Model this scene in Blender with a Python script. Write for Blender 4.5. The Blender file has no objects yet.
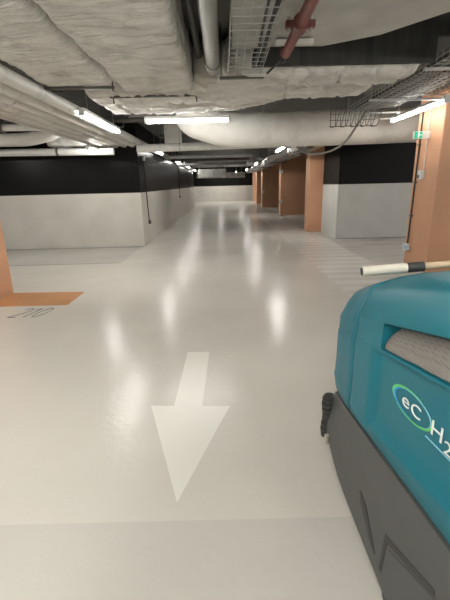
import bpy, bmesh, math, random
from mathutils import Vector, Matrix, noise
random.seed(7)
S = bpy.context.scene
C = S.collection
PI = math.pi

# ------------------------------------------------------------------ materials
def mat(name, col, rough=.6, metal=0, bump=0, bscale=20, var=0, vscale=3, spec=.5, detail=4, aniso=None, bdist=.01, coat=0):
    m = bpy.data.materials.new(name); m.use_nodes = True
    nt = m.node_tree; b = nt.nodes['Principled BSDF']
    b.inputs['Base Color'].default_value = (*col, 1)
    b.inputs['Roughness'].default_value = rough
    b.inputs['Metallic'].default_value = metal
    b.inputs['Specular IOR Level'].default_value = spec
    b.inputs['Coat Weight'].default_value = coat
    if bump or var:
        tc = nt.nodes.new('ShaderNodeTexCoord'); mp = nt.nodes.new('ShaderNodeMapping')
        nt.links.new(tc.outputs['Object'], mp.inputs[0])
        if aniso: mp.inputs['Scale'].default_value = aniso
    if bump:
        n = nt.nodes.new('ShaderNodeTexNoise'); n.inputs['Scale'].default_value = bscale; n.inputs['Detail'].default_value = detail
        nt.links.new(mp.outputs[0], n.inputs[0])
        bp = nt.nodes.new('ShaderNodeBump'); bp.inputs['Strength'].default_value = bump; bp.inputs['Distance'].default_value = bdist
        nt.links.new(n.outputs[0], bp.inputs['Height']); nt.links.new(bp.outputs[0], b.inputs['Normal'])
    if var:
        n = nt.nodes.new('ShaderNodeTexNoise'); n.inputs['Scale'].default_value = vscale; n.inputs['Detail'].default_value = 5
        nt.links.new(mp.outputs[0], n.inputs[0])
        r = nt.nodes.new('ShaderNodeMapRange'); r.inputs[1].default_value = .3; r.inputs[2].default_value = .7
        r.inputs[3].default_value = 1-var; r.inputs[4].default_value = 1+var
        nt.links.new(n.outputs[0], r.inputs[0])
        x = nt.nodes.new('ShaderNodeVectorMath'); x.operation = 'SCALE'
        x.inputs[0].default_value = col
        nt.links.new(r.outputs[0], x.inputs['Scale']); nt.links.new(x.outputs[0], b.inputs['Base Color'])
    return m

def emit(name, col, strength):
    m = bpy.data.materials.new(name); m.use_nodes = True
    nt = m.node_tree; b = nt.nodes['Principled BSDF']
    b.inputs['Base Color'].default_value = (*col, 1)
    b.inputs['Emission Color'].default_value = (*col, 1)
    b.inputs['Emission Strength'].default_value = strength
    return m

WRAP = mat('wrap_insulation', (.62, .61, .575), .75, bump=.8, bscale=9, var=.13, vscale=3.5, bdist=.02)
def folds(m, sc, st):
    nt = m.node_tree; old = nt.nodes['Bump'] if 'Bump' in nt.nodes else None
    g = nt.nodes.new('ShaderNodeNewGeometry'); mp = nt.nodes.new('ShaderNodeMapping'); mp.inputs['Scale'].default_value = sc
    n = nt.nodes.new('ShaderNodeTexNoise'); n.inputs['Scale'].default_value = 1.3; n.inputs['Detail'].default_value = 3; n.inputs['Distortion'].default_value = .6
    nt.links.new(g.outputs['Position'], mp.inputs[0]); nt.links.new(mp.outputs[0], n.inputs[0])
    a = nt.nodes.new('ShaderNodeMath'); a.operation = 'SUBTRACT'; a.inputs[1].default_value = .5; nt.links.new(n.outputs[0], a.inputs[0])
    b = nt.nodes.new('ShaderNodeMath'); b.operation = 'ABSOLUTE'; nt.links.new(a.outputs[0], b.inputs[0])
    c = nt.nodes.new('ShaderNodeMath'); c.operation = 'POWER'; c.inputs[1].default_value = .5; nt.links.new(b.outputs[0], c.inputs[0])
    bp = nt.nodes.new('ShaderNodeBump'); bp.inputs['Strength'].default_value = st; bp.inputs['Distance'].default_value = .05
    nt.links.new(c.outputs[0], bp.inputs['Height'])
    if old: nt.links.new(old.outputs[0], bp.inputs['Normal'])
    nt.links.new(bp.outputs[0], nt.nodes['Principled BSDF'].inputs['Normal'])
def grime(m, col, lo, hi, amt, sc):
    """brownish dust patches with their own outline"""
    nt = m.node_tree; B = nt.nodes['Principled BSDF']; src = B.inputs['Base Color'].links[0].from_socket
    g = nt.nodes.new('ShaderNodeNewGeometry'); n = nt.nodes.new('ShaderNodeTexNoise'); n.inputs['Scale'].default_value = sc; n.inputs['Detail'].default_value = 9; n.inputs['Roughness'].default_value = .7
    nt.links.new(g.outputs['Position'], n.inputs[0])
    r = nt.nodes.new('ShaderNodeMapRange'); r.inputs[1].default_value = lo; r.inputs[2].default_value = hi; r.inputs[4].default_value = amt
    nt.links.new(n.outputs[0], r.inputs[0]); x = nt.nodes.new('ShaderNodeMix'); x.data_type = 'RGBA'
    x.inputs[7].default_value = (*col, 1); nt.links.new(r.outputs[0], x.inputs[0]); nt.links.new(src, x.inputs[6]); nt.links.new(x.outputs[2], B.inputs['Base Color'])
folds(WRAP, (1.1, 5.5, 1.1), .9); grime(WRAP, (.24, .21, .17), .5, .75, .75, 2.2)
WRAPD = mat('dusty_wrap', (.40, .38, .34), .85, bump=.5, bscale=14, var=.2, vscale=5, bdist=.02)
SMOOTHWRAP = mat('smooth_duct_plaster', (.62, .605, .56), .6, bump=.25, bscale=5, var=.07, vscale=2, bdist=.02)
WHITEPIPE = mat('white_pipe', (.60, .59, .555), .45, bump=.12, bscale=12, var=.06, vscale=4, aniso=(3, .5, 3))
grime(WHITEPIPE, (.25, .23, .2), .52, .75, .6, 3); grime(SMOOTHWRAP, (.33, .29, .23), .52, .78, .55, 1.6)
GREYPIPE = mat('grey_pipe', (.30, .30, .28), .4, metal=.3, bump=.15, bscale=10, var=.15)
RED = mat('red_pipe_paint', (.15, .042, .032), .5, var=.15, vscale=6)
DARKRED = mat('dark_red_coupling', (.13, .04, .035), .45)
STEEL = mat('galvanised_steel', (.42, .42, .40), .35, metal=.85, var=.15, vscale=12)
DARKST = mat('dark_steel', (.10, .095, .085), .5, metal=.4)
ZINC = mat('bright_foil_metal', (.62, .61, .58), .28, metal=.85, bump=.6, bscale=30, var=.2, vscale=14)
CONC = mat('raw_concrete', (.42, .41, .38), .85, bump=.35, bscale=25, var=.12, vscale=3)
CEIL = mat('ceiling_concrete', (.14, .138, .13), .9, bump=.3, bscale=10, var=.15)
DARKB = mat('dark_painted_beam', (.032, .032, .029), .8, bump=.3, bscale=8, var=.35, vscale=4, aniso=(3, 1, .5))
ORANGE = mat('orange_paint', (.56, .30, .175), .5, bump=.1, bscale=15, var=.05, vscale=2)
ORANGEF = mat('orange_floor_paint', (.53, .26, .11), .24, bump=.08, bscale=30, var=.08, vscale=2)
LAMPBODY = mat('lamp_housing_white', (.6, .6, .57), .4)
BLACKC = mat('black_cable', (.018, .018, .018), .5)
GREYC = mat('grey_cable', (.22, .21, .19), .5)
WHITEC = mat('white_cable', (.55, .54, .5), .4)
WHITEB = mat('white_plastic', (.62, .64, .62), .35)
TEAL = mat('teal_moulded_plastic', (.002, .135, .18), .42, bump=.05, bscale=160, var=.04, vscale=2, bdist=.003, spec=.35)
TEAL2 = mat('teal_front_plastic', (.002, .125, .17), .42, bump=.05, bscale=160, bdist=.003)
GREYPL = mat('dark_grey_plastic', (.07, .071, .067), .5, bump=.12, bscale=200, var=.08, vscale=3, bdist=.002)
RUBBER = mat('black_rubber', (.035, .035, .033), .6, bump=.3, bscale=60, bdist=.003)
PALE = mat('pale_rubber', (.45, .42, .34), .6)
CREAM = mat('cream_plastic', (.66, .62, .52), .45)
WOOD = mat('pale_wood', (.50, .38, .24), .5, var=.1, vscale=6, aniso=(1, 12, 12))
MARK = mat('white_marking_paint', (.78, .75, .68), .25, spec=.32, bump=.2, bscale=22, bdist=.006)
PENCIL = mat('dark_marker_line', (.12, .11, .1), .6)
STRIPE = mat('pale_stripe_paint', (.70, .68, .635), .25, spec=.32, bump=.1, bscale=25, bdist=.004)
JOINT = mat('dark_joint', (.14, .11, .09), .8)
LETTER = mat('white_letter', (.8, .8, .78), .4)
BLUE = mat('bright_blue_print', (.015, .28, .62), .4)
GREEN = mat('bright_green_print', (.10, .55, .12), .4)
LBLUE = mat('pale_blue_print', (.25, .55, .68), .4)
SIGN = emit('exit_sign_green', (.02, .42, .22), .25)
SIGNW = emit('exit_sign_white', (.7, .85, .78), .25)

def wall_mat(name, base, band, z, rlow=.5, rhigh=.3):
    """painted wall: pale paint below, black paint above the line at height z"""
    m = mat(name, base, rlow)
    nt = m.node_tree; b = nt.nodes['Principled BSDF']
    g = nt.nodes.new('ShaderNodeNewGeometry'); sx = nt.nodes.new('ShaderNodeSeparateXYZ')
    nt.links.new(g.outputs['Position'], sx.inputs[0])
    gt = nt.nodes.new('ShaderNodeMath'); gt.operation = 'GREATER_THAN'; gt.inputs[1].default_value = z
    nt.links.new(sx.outputs['Z'], gt.inputs[0])
    n = nt.nodes.new('ShaderNodeTexNoise'); n.inputs['Scale'].default_value = 1.6; n.inputs['Detail'].default_value = 5
    nt.links.new(g.outputs['Position'], n.inputs[0])
    # grubby concrete block coursing under the paint
    wv = nt.nodes.new('ShaderNodeTexBrick'); wv.inputs['Scale'].default_value = 1
    wv.inputs['Brick Width'].default_value = 1.2; wv.inputs['Row Height'].default_value = .42
    wv.inputs['Mortar Size'].default_value = .008
    wv.inputs['Color1'].default_value = (1, 1, 1, 1); wv.inputs['Color2'].default_value = (.985, .985, .985, 1); wv.inputs['Mortar'].default_value = (.965, .965, .965, 1)
    cb = nt.nodes.new('ShaderNodeCombineXYZ'); ad = nt.nodes.new('ShaderNodeMath'); ad.operation = 'ADD'
    nt.links.new(sx.outputs['X'], ad.inputs[0]); nt.links.new(sx.outputs['Y'], ad.inputs[1])
    nt.links.new(ad.outputs[0], cb.inputs[0]); nt.links.new(sx.outputs['Z'], cb.inputs[1]); nt.links.new(cb.outputs[0], wv.inputs[0])
    r = nt.nodes.new('ShaderNodeMapRange'); r.inputs[1].default_value = .3; r.inputs[2].default_value = .7
    r.inputs[3].default_value = .92; r.inputs[4].default_value = 1.04
    nt.links.new(n.outputs[0], r.inputs[0])
    mx = nt.nodes.new('ShaderNodeMix'); mx.data_type = 'RGBA'
    mx.inputs[6].default_value = (*base, 1); mx.inputs[7].default_value = (*band, 1)
    nt.links.new(gt.outputs[0], mx.inputs[0])
    sc = nt.nodes.new('ShaderNodeVectorMath'); sc.operation = 'SCALE'
    nt.links.new(mx.outputs[2], sc.inputs[0]); nt.links.new(r.outputs[0], sc.inputs['Scale'])
    ml = nt.nodes.new('ShaderNodeVectorMath'); ml.operation = 'MULTIPLY'
    nt.links.new(sc.outputs[0], ml.inputs[0]); nt.links.new(wv.outputs[0], ml.inputs[1])
    nt.links.new(ml.outputs[0], b.inputs['Base Color'])
    mr = nt.nodes.new('ShaderNodeMapRange'); mr.inputs[3].default_value = rlow; mr.inputs[4].default_value = rhigh
    nt.links.new(gt.outputs[0], mr.inputs[0]); nt.links.new(mr.outputs[0], b.inputs['Roughness'])
    bp = nt.nodes.new('ShaderNodeBump'); bp.inputs['Strength'].default_value = .25; bp.inputs['Distance'].default_value = .01
    n2 = nt.nodes.new('ShaderNodeTexNoise'); n2.inputs['Scale'].default_value = 7; n2.inputs['Detail'].default_value = 4
    nt.links.new(g.outputs['Position'], n2.inputs[0])
    nt.links.new(n2.outputs[0], bp.inputs['Height']); nt.links.new(bp.outputs[0], b.inputs['Normal'])
    return m
def spec(m, v): m.node_tree.nodes['Principled BSDF'].inputs['Specular IOR Level'].default_value = v; return m
WALL = wall_mat('wall_white_black_band', (.62, .595, .54), (.008, .008, .0075), 1.44)
WALLR = wall_mat('wall_grey_black_band', (.56, .55, .52), (.008, .008, .0075), 1.52, .6, .55); spec(WALLR, .15); spec(WALL, .1)
WALLS = wall_mat('wall_white_glossy_black_band', (.62, .595, .54), (.008, .008, .0075), 1.44, .45, .34)
spec(WALLS, .01)
_n = [n for n in WALLS.node_tree.nodes if n.type == 'BUMP'][0]; _n.inputs['Strength'].default_value = .5
_t = _n.inputs['Height'].links[0].from_node; _m = WALLS.node_tree.nodes.new('ShaderNodeMapping'); _m.inputs['Scale'].default_value = (.25, .25, 4)
_g = _t.inputs[0].links[0].from_socket; WALLS.node_tree.links.new(_g, _m.inputs[0]); WALLS.node_tree.links.new(_m.outputs[0], _t.inputs[0])
DARKW = mat('outer_wall_paint', (.45, .44, .42), .7)

def floor_mat():
    """glossy resin floor: a paler lane on the aisle, a greyer coat in the bays and nearest strip"""
    m = mat('resin_floor', (.62, .59, .53), .2)
    nt = m.node_tree; b = nt.nodes['Principled BSDF']; L = nt.links.new
    g = nt.nodes.new('ShaderNodeNewGeometry'); sx = nt.nodes.new('ShaderNodeSeparateXYZ'); L(g.outputs['Position'], sx.inputs[0])
    def math_(op, a, v):
        n = nt.nodes.new('ShaderNodeMath'); n.operation = op
        L(a, n.inputs[0])
        if isinstance(v, (int, float)): n.inputs[1].default_value = v
        else: L(v, n.inputs[1])
        return n.outputs[0]
    X, Y = sx.outputs['X'], sx.outputs['Y']
    # grey coat: right bays beyond x = 3.05, and the strip of the first pour (y < 1.54)
    right = math_('GREATER_THAN', X, 3.05)
    near = math_('LESS_THAN', Y, 1.54)
    left = math_('MULTIPLY', math_('LESS_THAN', X, -2.25), math_('GREATER_THAN', Y, 8.4))
    grey = math_('MAXIMUM', math_('MULTIPLY', right, .55), math_('MAXIMUM', math_('MULTIPLY', near, .3), math_('MULTIPLY', left, .4)))
    n = nt.nodes.new('ShaderNodeTexNoise'); n.inputs['Scale'].default_value = .9; n.inputs['Detail'].default_value = 6
    L(g.outputs['Position'], n.inputs[0])
    mx = nt.nodes.new('ShaderNodeMix'); mx.data_type = 'RGBA'
    mx.inputs[6].default_value = (.63, .595, .53, 1); mx.inputs[7].default_value = (.42, .41, .385, 1)
    L(grey, mx.inputs[0])
    r = nt.nodes.new('ShaderNodeMapRange'); r.inputs[1].default_value = .3; r.inputs[2].default_value = .7
    r.inputs[3].default_value = .95; r.inputs[4].default_value = 1.04; L(n.outputs[0], r.inputs[0])
    # worn brownish stains in the right bays
    n3 = nt.nodes.new('ShaderNodeTexNoise'); n3.inputs['Scale'].default_value = 1.3; n3.inputs['Detail'].default_value = 8
    mp3 = nt.nodes.new('ShaderNodeMapping'); mp3.inputs['Scale'].default_value = (.6, 2.5, 1); L(g.outputs['Position'], mp3.inputs[0]); L(mp3.outputs[0], n3.inputs[0])
    r3 = nt.nodes.new('ShaderNodeMapRange'); r3.inputs[1].default_value = .55; r3.inputs[2].default_value = .7
    r3.inputs[3].default_value = 0; r3.inputs[4].default_value = .55; L(n3.outputs[0], r3.inputs[0])
    st = math_('MULTIPLY', r3.outputs[0], right)
    sc = nt.nodes.new('ShaderNodeVectorMath'); sc.operation = 'SCALE'; L(mx.outputs[2], sc.inputs[0]); L(r.outputs[0], sc.inputs['Scale'])
    mx2 = nt.nodes.new('ShaderNodeMix'); mx2.data_type = 'RGBA'; mx2.inputs[7].default_value = (.25, .20, .15, 1)
    L(sc.outputs[0], mx2.inputs[6]); L(st, mx2.inputs[0]); L(mx2.outputs[2], b.inputs['Base Color'])
    rr = nt.nodes.new('ShaderNodeMapRange'); rr.inputs[3].default_value = .2; rr.inputs[4].default_value = .42
    L(right, rr.inputs[0]); L(rr.outputs[0], b.inputs['Roughness'])
    b1 = nt.nodes.new('ShaderNodeTexNoise'); b1.inputs['Scale'].default_value = 22; b1.inputs['Detail'].default_value = 3; L(g.outputs['Position'], b1.inputs[0])
    b2 = nt.nodes.new('ShaderNodeTexNoise'); b2.inputs['Scale'].default_value = 2.2; b2.inputs['Detail'].default_value = 2; L(g.outputs['Position'], b2.inputs[0])
    s2 = math_('MULTIPLY', b2.outputs[0], 2.0); sm = math_('ADD', b1.outputs[0], s2)
    bp = nt.nodes.new('ShaderNodeBump'); bp.inputs['Strength'].default_value = .42; bp.inputs['Distance'].default_value = .006
    L(sm, bp.inputs['Height']); L(bp.outputs[0], b.inputs['Normal'])
    b.inputs['Specular IOR Level'].default_value = .28
    return m
FLOOR = floor_mat()

# ------------------------------------------------------------------ helpers
def tag(o, label=None, cat=None, group=None, kind=None):
    if label: o['label'] = label
    if cat: o['category'] = cat
    if group: o['group'] = group
    if kind: o['kind'] = kind
    return o

def obj(name, bm, m, parent=None, smooth=False, bevel=0):
    me = bpy.data.meshes.new(name)
    bmesh.ops.recalc_face_normals(bm, faces=bm.faces)
    bm.to_mesh(me); bm.free()
    ms = m if isinstance(m, (list, tuple)) else [m]
    for q in ms: me.materials.append(q)
    if smooth:
        for p in me.polygons: p.use_smooth = True
    o = bpy.data.objects.new(name, me); C.objects.link(o)
    if smooth == 'auto':
        md = o.modifiers.new('edge', 'EDGE_SPLIT'); md.split_angle = math.radians(35)
    if bevel:
        md = o.modifiers.new('bevel', 'BEVEL'); md.width = bevel; md.segments = 2; md.limit_method = 'ANGLE'
    if parent: o.parent = parent; o.matrix_parent_inverse = Matrix.Translation(-Vector(parent.location)) if parent.type == 'EMPTY' else Matrix.Identity(4)
    return o

def empty(name, loc, label, cat, group=None):
    o = bpy.data.objects.new(name, None); C.objects.link(o); o.location = loc; o.empty_display_size = .1
    return tag(o, label, cat, group)

def box(bm, x0, x1, y0, y1, z0, z1):
    vs = [bm.verts.new((x, y, z)) for x in (x0, x1) for y in (y0, y1) for z in (z0, z1)]
    for f in ((0, 1, 3, 2), (4, 6, 7, 5), (0, 4, 5, 1), (2, 3, 7, 6), (0, 2, 6, 4), (1, 5, 7, 3)):
        bm.faces.new([vs[i] for i in f])

def prism(bm, pts, z0, z1):
    a = [bm.verts.new((x, y, z0)) for x, y in pts]; b = [bm.verts.new((x, y, z1)) for x, y in pts]
    bm.faces.new(a); bm.faces.new(b)
    n = len(pts)
    for i in range(n): bm.faces.new((a[i], a[(i+1) % n], b[(i+1) % n], b[i]))

def fillet(pts, r, n=5):
    pts = [Vector(p) for p in pts]; out = [pts[0]]
    for i in range(1, len(pts)-1):
        a, b, c = pts[i-1], pts[i], pts[i+1]
        d = min(r, (a-b).length*.45, (c-b).length*.45)
        p, q = b+(a-b).normalized()*d, b+(c-b).normalized()*d
        for k in range(n+1):
            t = k/n; out.append(p*(1-t)**2 + b*2*t*(1-t) + q*t*t)
    out.append(pts[-1]); return out

def frames(path):
    T = []
    for i in range(len(path)):
        a = path[max(i-1, 0)]; b = path[min(i+1, len(path)-1)]
        T.append((b-a).normalized())
    up = Vector((0, 0, 1)) if abs(T[0].z) < .9 else Vector((1, 0, 0))
    N = (up - T[0]*up.dot(T[0])).normalized(); out = []
    for t in T:
        N = (N - t*N.dot(t)).normalized(); out.append((N, t.cross(N)))
    return out

def tube(bm, pts, r, seg=12, caps=True, rad=None, closed=False):
    path = [Vector(p) for p in pts]; fr = frames(path); rings = []
    for i, (p, (n, b)) in enumerate(zip(path, fr)):
        rr = rad(i, p) if rad else r
        rings.append([bm.verts.new(p + (n*math.cos(2*PI*k/seg) + b*math.sin(2*PI*k/seg))*rr) for k in range(seg)])
    for a, b in zip(rings, rings[1:]):
        for k in range(seg): bm.faces.new((a[k], a[(k+1) % seg], b[(k+1) % seg], b[k]))
    if caps: bm.faces.new(rings[0]); bm.faces.new(rings[-1][::-1])

def dense(pts, step):
    pts = [Vector(p) for p in pts]; out = []
    for a, b in zip(pts, pts[1:]):
        n = max(1, int((b-a).length/step))
        for k in range(n): out.append(a.lerp(b, k/n))
    out.append(pts[-1]); return out

def rrect(w, h, r, n=6):
    """rounded rectangle, resampled evenly"""
    P = []
    for cx, cy, a0 in ((w/2-r, h/2-r, 0), (-w/2+r, h/2-r, 90), (-w/2+r, -h/2+r, 180), (w/2-r, -h/2+r, 270)):
        for k in range(n+1):
            a = math.radians(a0 + 90*k/n); P.append(Vector((cx+r*math.cos(a), cy+r*math.sin(a))))
    out = []
    for i in range(len(P)):
        a, b = P[i], P[(i+1) % len(P)]
        m = max(1, int((b-a).length/.05))
        for k in range(m): out.append(a.lerp(b, k/m))
    return out

def wrapped(bm, path, w, h, r, amp=.012, fold=.018, foldstep=.45, seed=0, step=.05, endround=0, grooves=()):
    """a duct swept along a path, wrapped in soft insulation with creased bands"""
    rnd = random.Random(seed)
    path = dense(path, step); fr = frames(path); sec = rrect(w, h, r)
    d = 0; creases = []; L = sum((b-a).length for a, b in zip(path, path[1:]))
    while d < L: creases.append((d, rnd.uniform(-.25, .25))); d += foldstep*rnd.uniform(.6, 1.4)
    s = 0; rings = []
    for i, (p, (n, b)) in enumerate(zip(path, fr)):
        if i: s += (p-path[i-1]).length
        side = fr[i][1]; up = fr[i][0]
        e = 1
        if endround:
            q = min(s, L-s)
            if q < endround: e = math.sqrt(max(.05, 1-(1-q/endround)**2))
        ring = []
        for c in sec:
            off = noise.noise(Vector((p.x*3+seed, p.y*3+c.x*3, c.y*3)))*amp + noise.noise(Vector((p.x*9+seed, p.y*9, (c.x+c.y)*6)))*amp*.5
            for cr, sk in creases:
                dd = s - cr - sk*c.x - .02*math.sin(c.x*9+cr*7)
                if abs(dd) < .15: off -= fold*math.exp(-(dd/.02)**2)
                if abs(dd) < .3: off += fold*.35*math.exp(-((abs(dd)-.06)/.04)**2)
            for g in grooves:
                if c.y < 0: off -= .06*math.exp(-((c.x-g)/.04)**2)
            k = 1 + off/max(abs(c.x), abs(c.y), .05)
            q = c.normalized()*off
            ring.append(bm.verts.new(p + side*(-(c.x*(1 if not endround else .35+.65*e))-q.x) + up*(c.y*e+q.y)))
        rings.append(ring)
    m = len(sec)
    for a, b in zip(rings, rings[1:]):
        for k in range(m): bm.faces.new((a[k], a[(k+1) % m], b[(k+1) % m], b[k]))
    bm.faces.new(rings[0]); bm.faces.new(rings[-1][::-1])

def struct(name, bm, m):
    o = obj(name, bm, m); o['kind'] = 'structure'; return o

def copy_thing(root, delta, label=None):
    r = root.copy(); C.objects.link(r); r.location = Vector(root.location) + Vector(delta)
    if label: r['label'] = label
    for ch in list(root.children):
        c = ch.copy(); C.objects.link(c); c.parent = r
        for g in ch.children:
            e = g.copy(); C.objects.link(e); e.parent = c
    return r

# ------------------------------------------------------------------ the shell
CZ = 3.2
CT = CZ-.003
bm = bmesh.new(); box(bm, -9, 9, -8, 41.4, -.2, 0); struct('floor', bm, FLOOR)
bm = bmesh.new(); box(bm, -9, 9, -8, 41.4, CZ, CZ+.2); struct('ceiling', bm, CEIL)
bm = bmesh.new(); box(bm, -8.8, -2.18, 10.75, 30.6, 0, CZ); wl = struct('wall_left', bm, [WALL, WALLS])
for pg in wl.data.polygons:
    if pg.normal.x > .9: pg.material_index = 1
bm = bmesh.new(); box(bm, -9, 9, 40, 40.3, 0, CZ); struct('wall_back', bm, WALL)
bm = bmesh.new(); box(bm, 3.27, 8.8, 11.36, 13.1, 0, CZ); struct('wall_right', bm, WALLR)
bm = bmesh.new(); box(bm, -9, -8.8, -8, 40, 0, CZ); struct('wall_outer_left', bm, DARKW)
bm = bmesh.new(); box(bm, 8.8, 9, -8, 40, 0, CZ); struct('wall_outer_right', bm, DARKW)
bm = bmesh.new(); box(bm, -9, 9, -8.2, -8, 0, CZ); struct('wall_front', bm, DARKW)
# thin dark joint lines in the bay floors
bm = bmesh.new(); prism(bm, [(-8, 8.33), (-2.3, 8.40), (-2.3, 8.425), (-8, 8.355)], 0, .0015); struct('trim_1', bm, JOINT)
bm = bmesh.new(); prism(bm, [(3.6, 10.1), (8.7, 10.2), (8.7, 10.23), (3.6, 10.13)], 0, .0015); struct('trim_2', bm, JOINT)
bm = bmesh.new(); prism(bm, [(3.3, 11.30), (8.7, 11.30), (8.7, 11.36), (3.3, 11.36)], 0, .003); struct('trim_3', bm, JOINT)
bm = bmesh.new(); prism(bm, [(-8.7, 10.70), (-2.2, 10.70), (-2.2, 10.75), (-8.7, 10.75)], 0, .003); struct('trim_4', bm, JOINT)

# columns
def column(x0, x1, y0, y1, label, group=None):
    bm = bmesh.new(); box(bm, x0, x1, y0, y1, 0, CZ)
    return tag(obj('column', bm, ORANGE, bevel=.012), label, 'column', group)
column(3.58, 4.7, 6.75, 7.62, 'large orange concrete column at right carrying the green exit sign')
column(-4.4, -3.42, 5.34, 6.10, 'orange concrete column cut by the left edge of the photo')
column(2.83, 3.36, 13.14, 13.75, 'orange column standing against the end of the grey and black wall')
column(2.95, 5.6, 20.4, 21.0, 'wide orange partition column right behind the one by the grey wall')
column(2.72, 5.6, 27.5, 28.2, 'wide orange partition column, third back along the right side')
column(2.82, 5.6, 33.2, 33.9, 'narrow looking orange column, fourth back along the right side')
column(2.95, 5.6, 38.6, 39.3, 'farthest orange column, beside the white and black end wall')
bm = bmesh.new(); box(bm, -2.32, -2.18, 30.6, 30.75, 0, CZ)
tag(obj('corner_post', bm, DARKST), 'thin dark steel post at the far end of the left wall', 'post')

# painted floor markings
bm = bmesh.new(); prism(bm, [(-3.415, 5.30), (-2.25, 5.31), (-2.245, 6.02), (-3.415, 6.06)], 0, .0015)
tag(obj('bay_marking', bm, ORANGEF), 'orange painted bar on the floor reaching out from the left column', 'floor marking')
bm = bmesh.new()
prism(bm, [(-.278, 1.653), (.018, 2.571), (-.19, 2.576), (-.168, 3.564), (-.385, 3.577), (-.405, 2.59), (-.582, 2.60)], 0, .0015)
tag(obj('arrow_marking', bm, MARK), 'white painted arrow on the floor pointing towards the viewer', 'floor marking')
bm = bmesh.new(); y = 5.3
while y < 31:
    box(bm, 1.82, 3.0, y, y+.2, 0, .0012); y += .42
tag(obj('walkway_marking', bm, STRIPE), 'pale hatched walkway stripes along the right side of the aisle', 'floor marking')

def text_bm(s, size, extrude):
    cu = bpy.data.curves.new('t', 'FONT'); cu.body = s; cu.size = size; cu.extrude = extrude
    o = bpy.data.objects.new('t', cu); C.objects.link(o)
    bpy.context.view_layer.update()
    me = bpy.data.meshes.new_from_object(o.evaluated_get(bpy.context.evaluated_depsgraph_get()))
    bpy.data.objects.remove(o); bpy.data.curves.remove(cu)
    bm = bmesh.new(); bm.from_mesh(me); bpy.data.meshes.remove(me); return bm

# bay number: thin stencilled figures
bm = bmesh.new()
def stroke(p): tube(bm, [(x, y, .002) for x, y in p], .0045, 5)
def fig(cx, cy, w, h, pts):
    stroke([(cx+u*w+v*.10, cy+v*h) for u, v in pts])
fig(-2.84, 4.80, .11, .36, [(0, .85), (.3, 1), (.8, 1), (1, .75), (.8, .5), (0, 0), (1, 0)])
fig(-2.69, 4.80, .09, .36, [(.1, .8), (.6, 1), (.6, 0)])
fig(-2.56, 4.80, .11, .36, [(0, .3), (0, .8), (.3, 1), (.7, 1), (1, .8), (1, .3), (.7, 0), (.3, 0), (0, .3)])
tag(obj('bay_number', bm, PENCIL), 'bay number 210 in thin dark outline on the floor beside the orange bar', 'floor marking')

# ------------------------------------------------------------------ lamps
GLOW = {}
def glow(p):
    if p not in GLOW: GLOW[p] = emit('lamp_tube_glow_%d' % p, (1, .98, .94), p)
    return GLOW[p]
def lamp(label, loc, L=1.6, ang=0, group='tube lamps along the aisle', power=85, r=.03):
    """housing, tube, two hanging rods; ang = 0 runs along the aisle (y)"""
    t = empty('tube_lamp', loc, label, 'lamp', group)
    R = Matrix.Rotation(ang, 4, 'Z')
    def put(bm): bm.transform(Matrix.Translation(loc) @ R); return bm
    bm = bmesh.new(); box(bm, -.045, .045, -L/2, L/2, 0, .05); obj('housing', put(bm), LAMPBODY, t, bevel=.01)
    bm = bmesh.new(); tube(bm, [(0, -L/2+.03, -.022), (0, L/2-.03, -.022)], r, 12); obj('tube', put(bm), glow(power), t, smooth='auto')
    for s in (-1, 1):
        bm = bmesh.new(); box(bm, -.04, .04, s*L/2-.02, s*L/2+.02, -.055, .045); obj('end_cap', put(bm), WHITEB, t)
        bm = bmesh.new(); tube(bm, [(0, s*L*.36, .05), (0, s*L*.36, CT-loc[2])], .005, 6); obj('hanging_rod', put(bm), STEEL, t)
    return t
places = ['nearest', 'second', 'third', 'fourth', 'fifth']
lamp('lit tube lamp along the right edge of the white pipe bundle, the nearest', (-1.955, 7.0, 2.63), 2.0, power=70, r=.02)
for i, yy in enumerate((12.8, 18.2, 23.8, 29.4)):
    lamp('small lit tube lamp of the left wall row, %s from the camera' % ['first', 'second', 'third', 'farthest'][i], (-1.955, yy, 2.63), 1.7, power=55, r=.022)
lamp('lit tube lamp under the left side of the pipe bundle before the black wall', (-3.02, 9.75, 2.47), .7)
lamp('slanting lit tube lamp beside the large right column', (3.25, 7.05, 2.70), 1.86, power=22)
lamp('crosswise lit tube lamp hanging in front of the smooth rounded duct', (-.55, 7.1, 2.66), 1.4, PI/2, power=45)
for i, yy in enumerate((12, 20.2, 28, 36)):
    lamp('tube lamp of the right aisle row above the hatched walkway, %s back' % places[i], (1.72, yy, 2.56), 1.7, power=70, r=.025)
# unseen fill lamps added to even out the light; some continue the rows
for x, y in ((-1.955, 34.8), (-5.5, 36), (4.5, 36.3), (-.2, 38.6), (1.2, 34), (-2.1, .9), (-1.955, -4.2), (1.9, .2), (1.8, -4.8), (-6.5, 7.5), (-6.5, 2.5), (6.5, 8.6), (6.5, 3), (-.05, -.6), (-.05, -3), (-5, -4.5), (5, -4.5), (-4.4, 2.4), (4.2, 2.0)):
    lamp('unseen tube lamp added as fill light', (x, y, 2.6), 1.6, group='added fill lamps', power=88)

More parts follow.
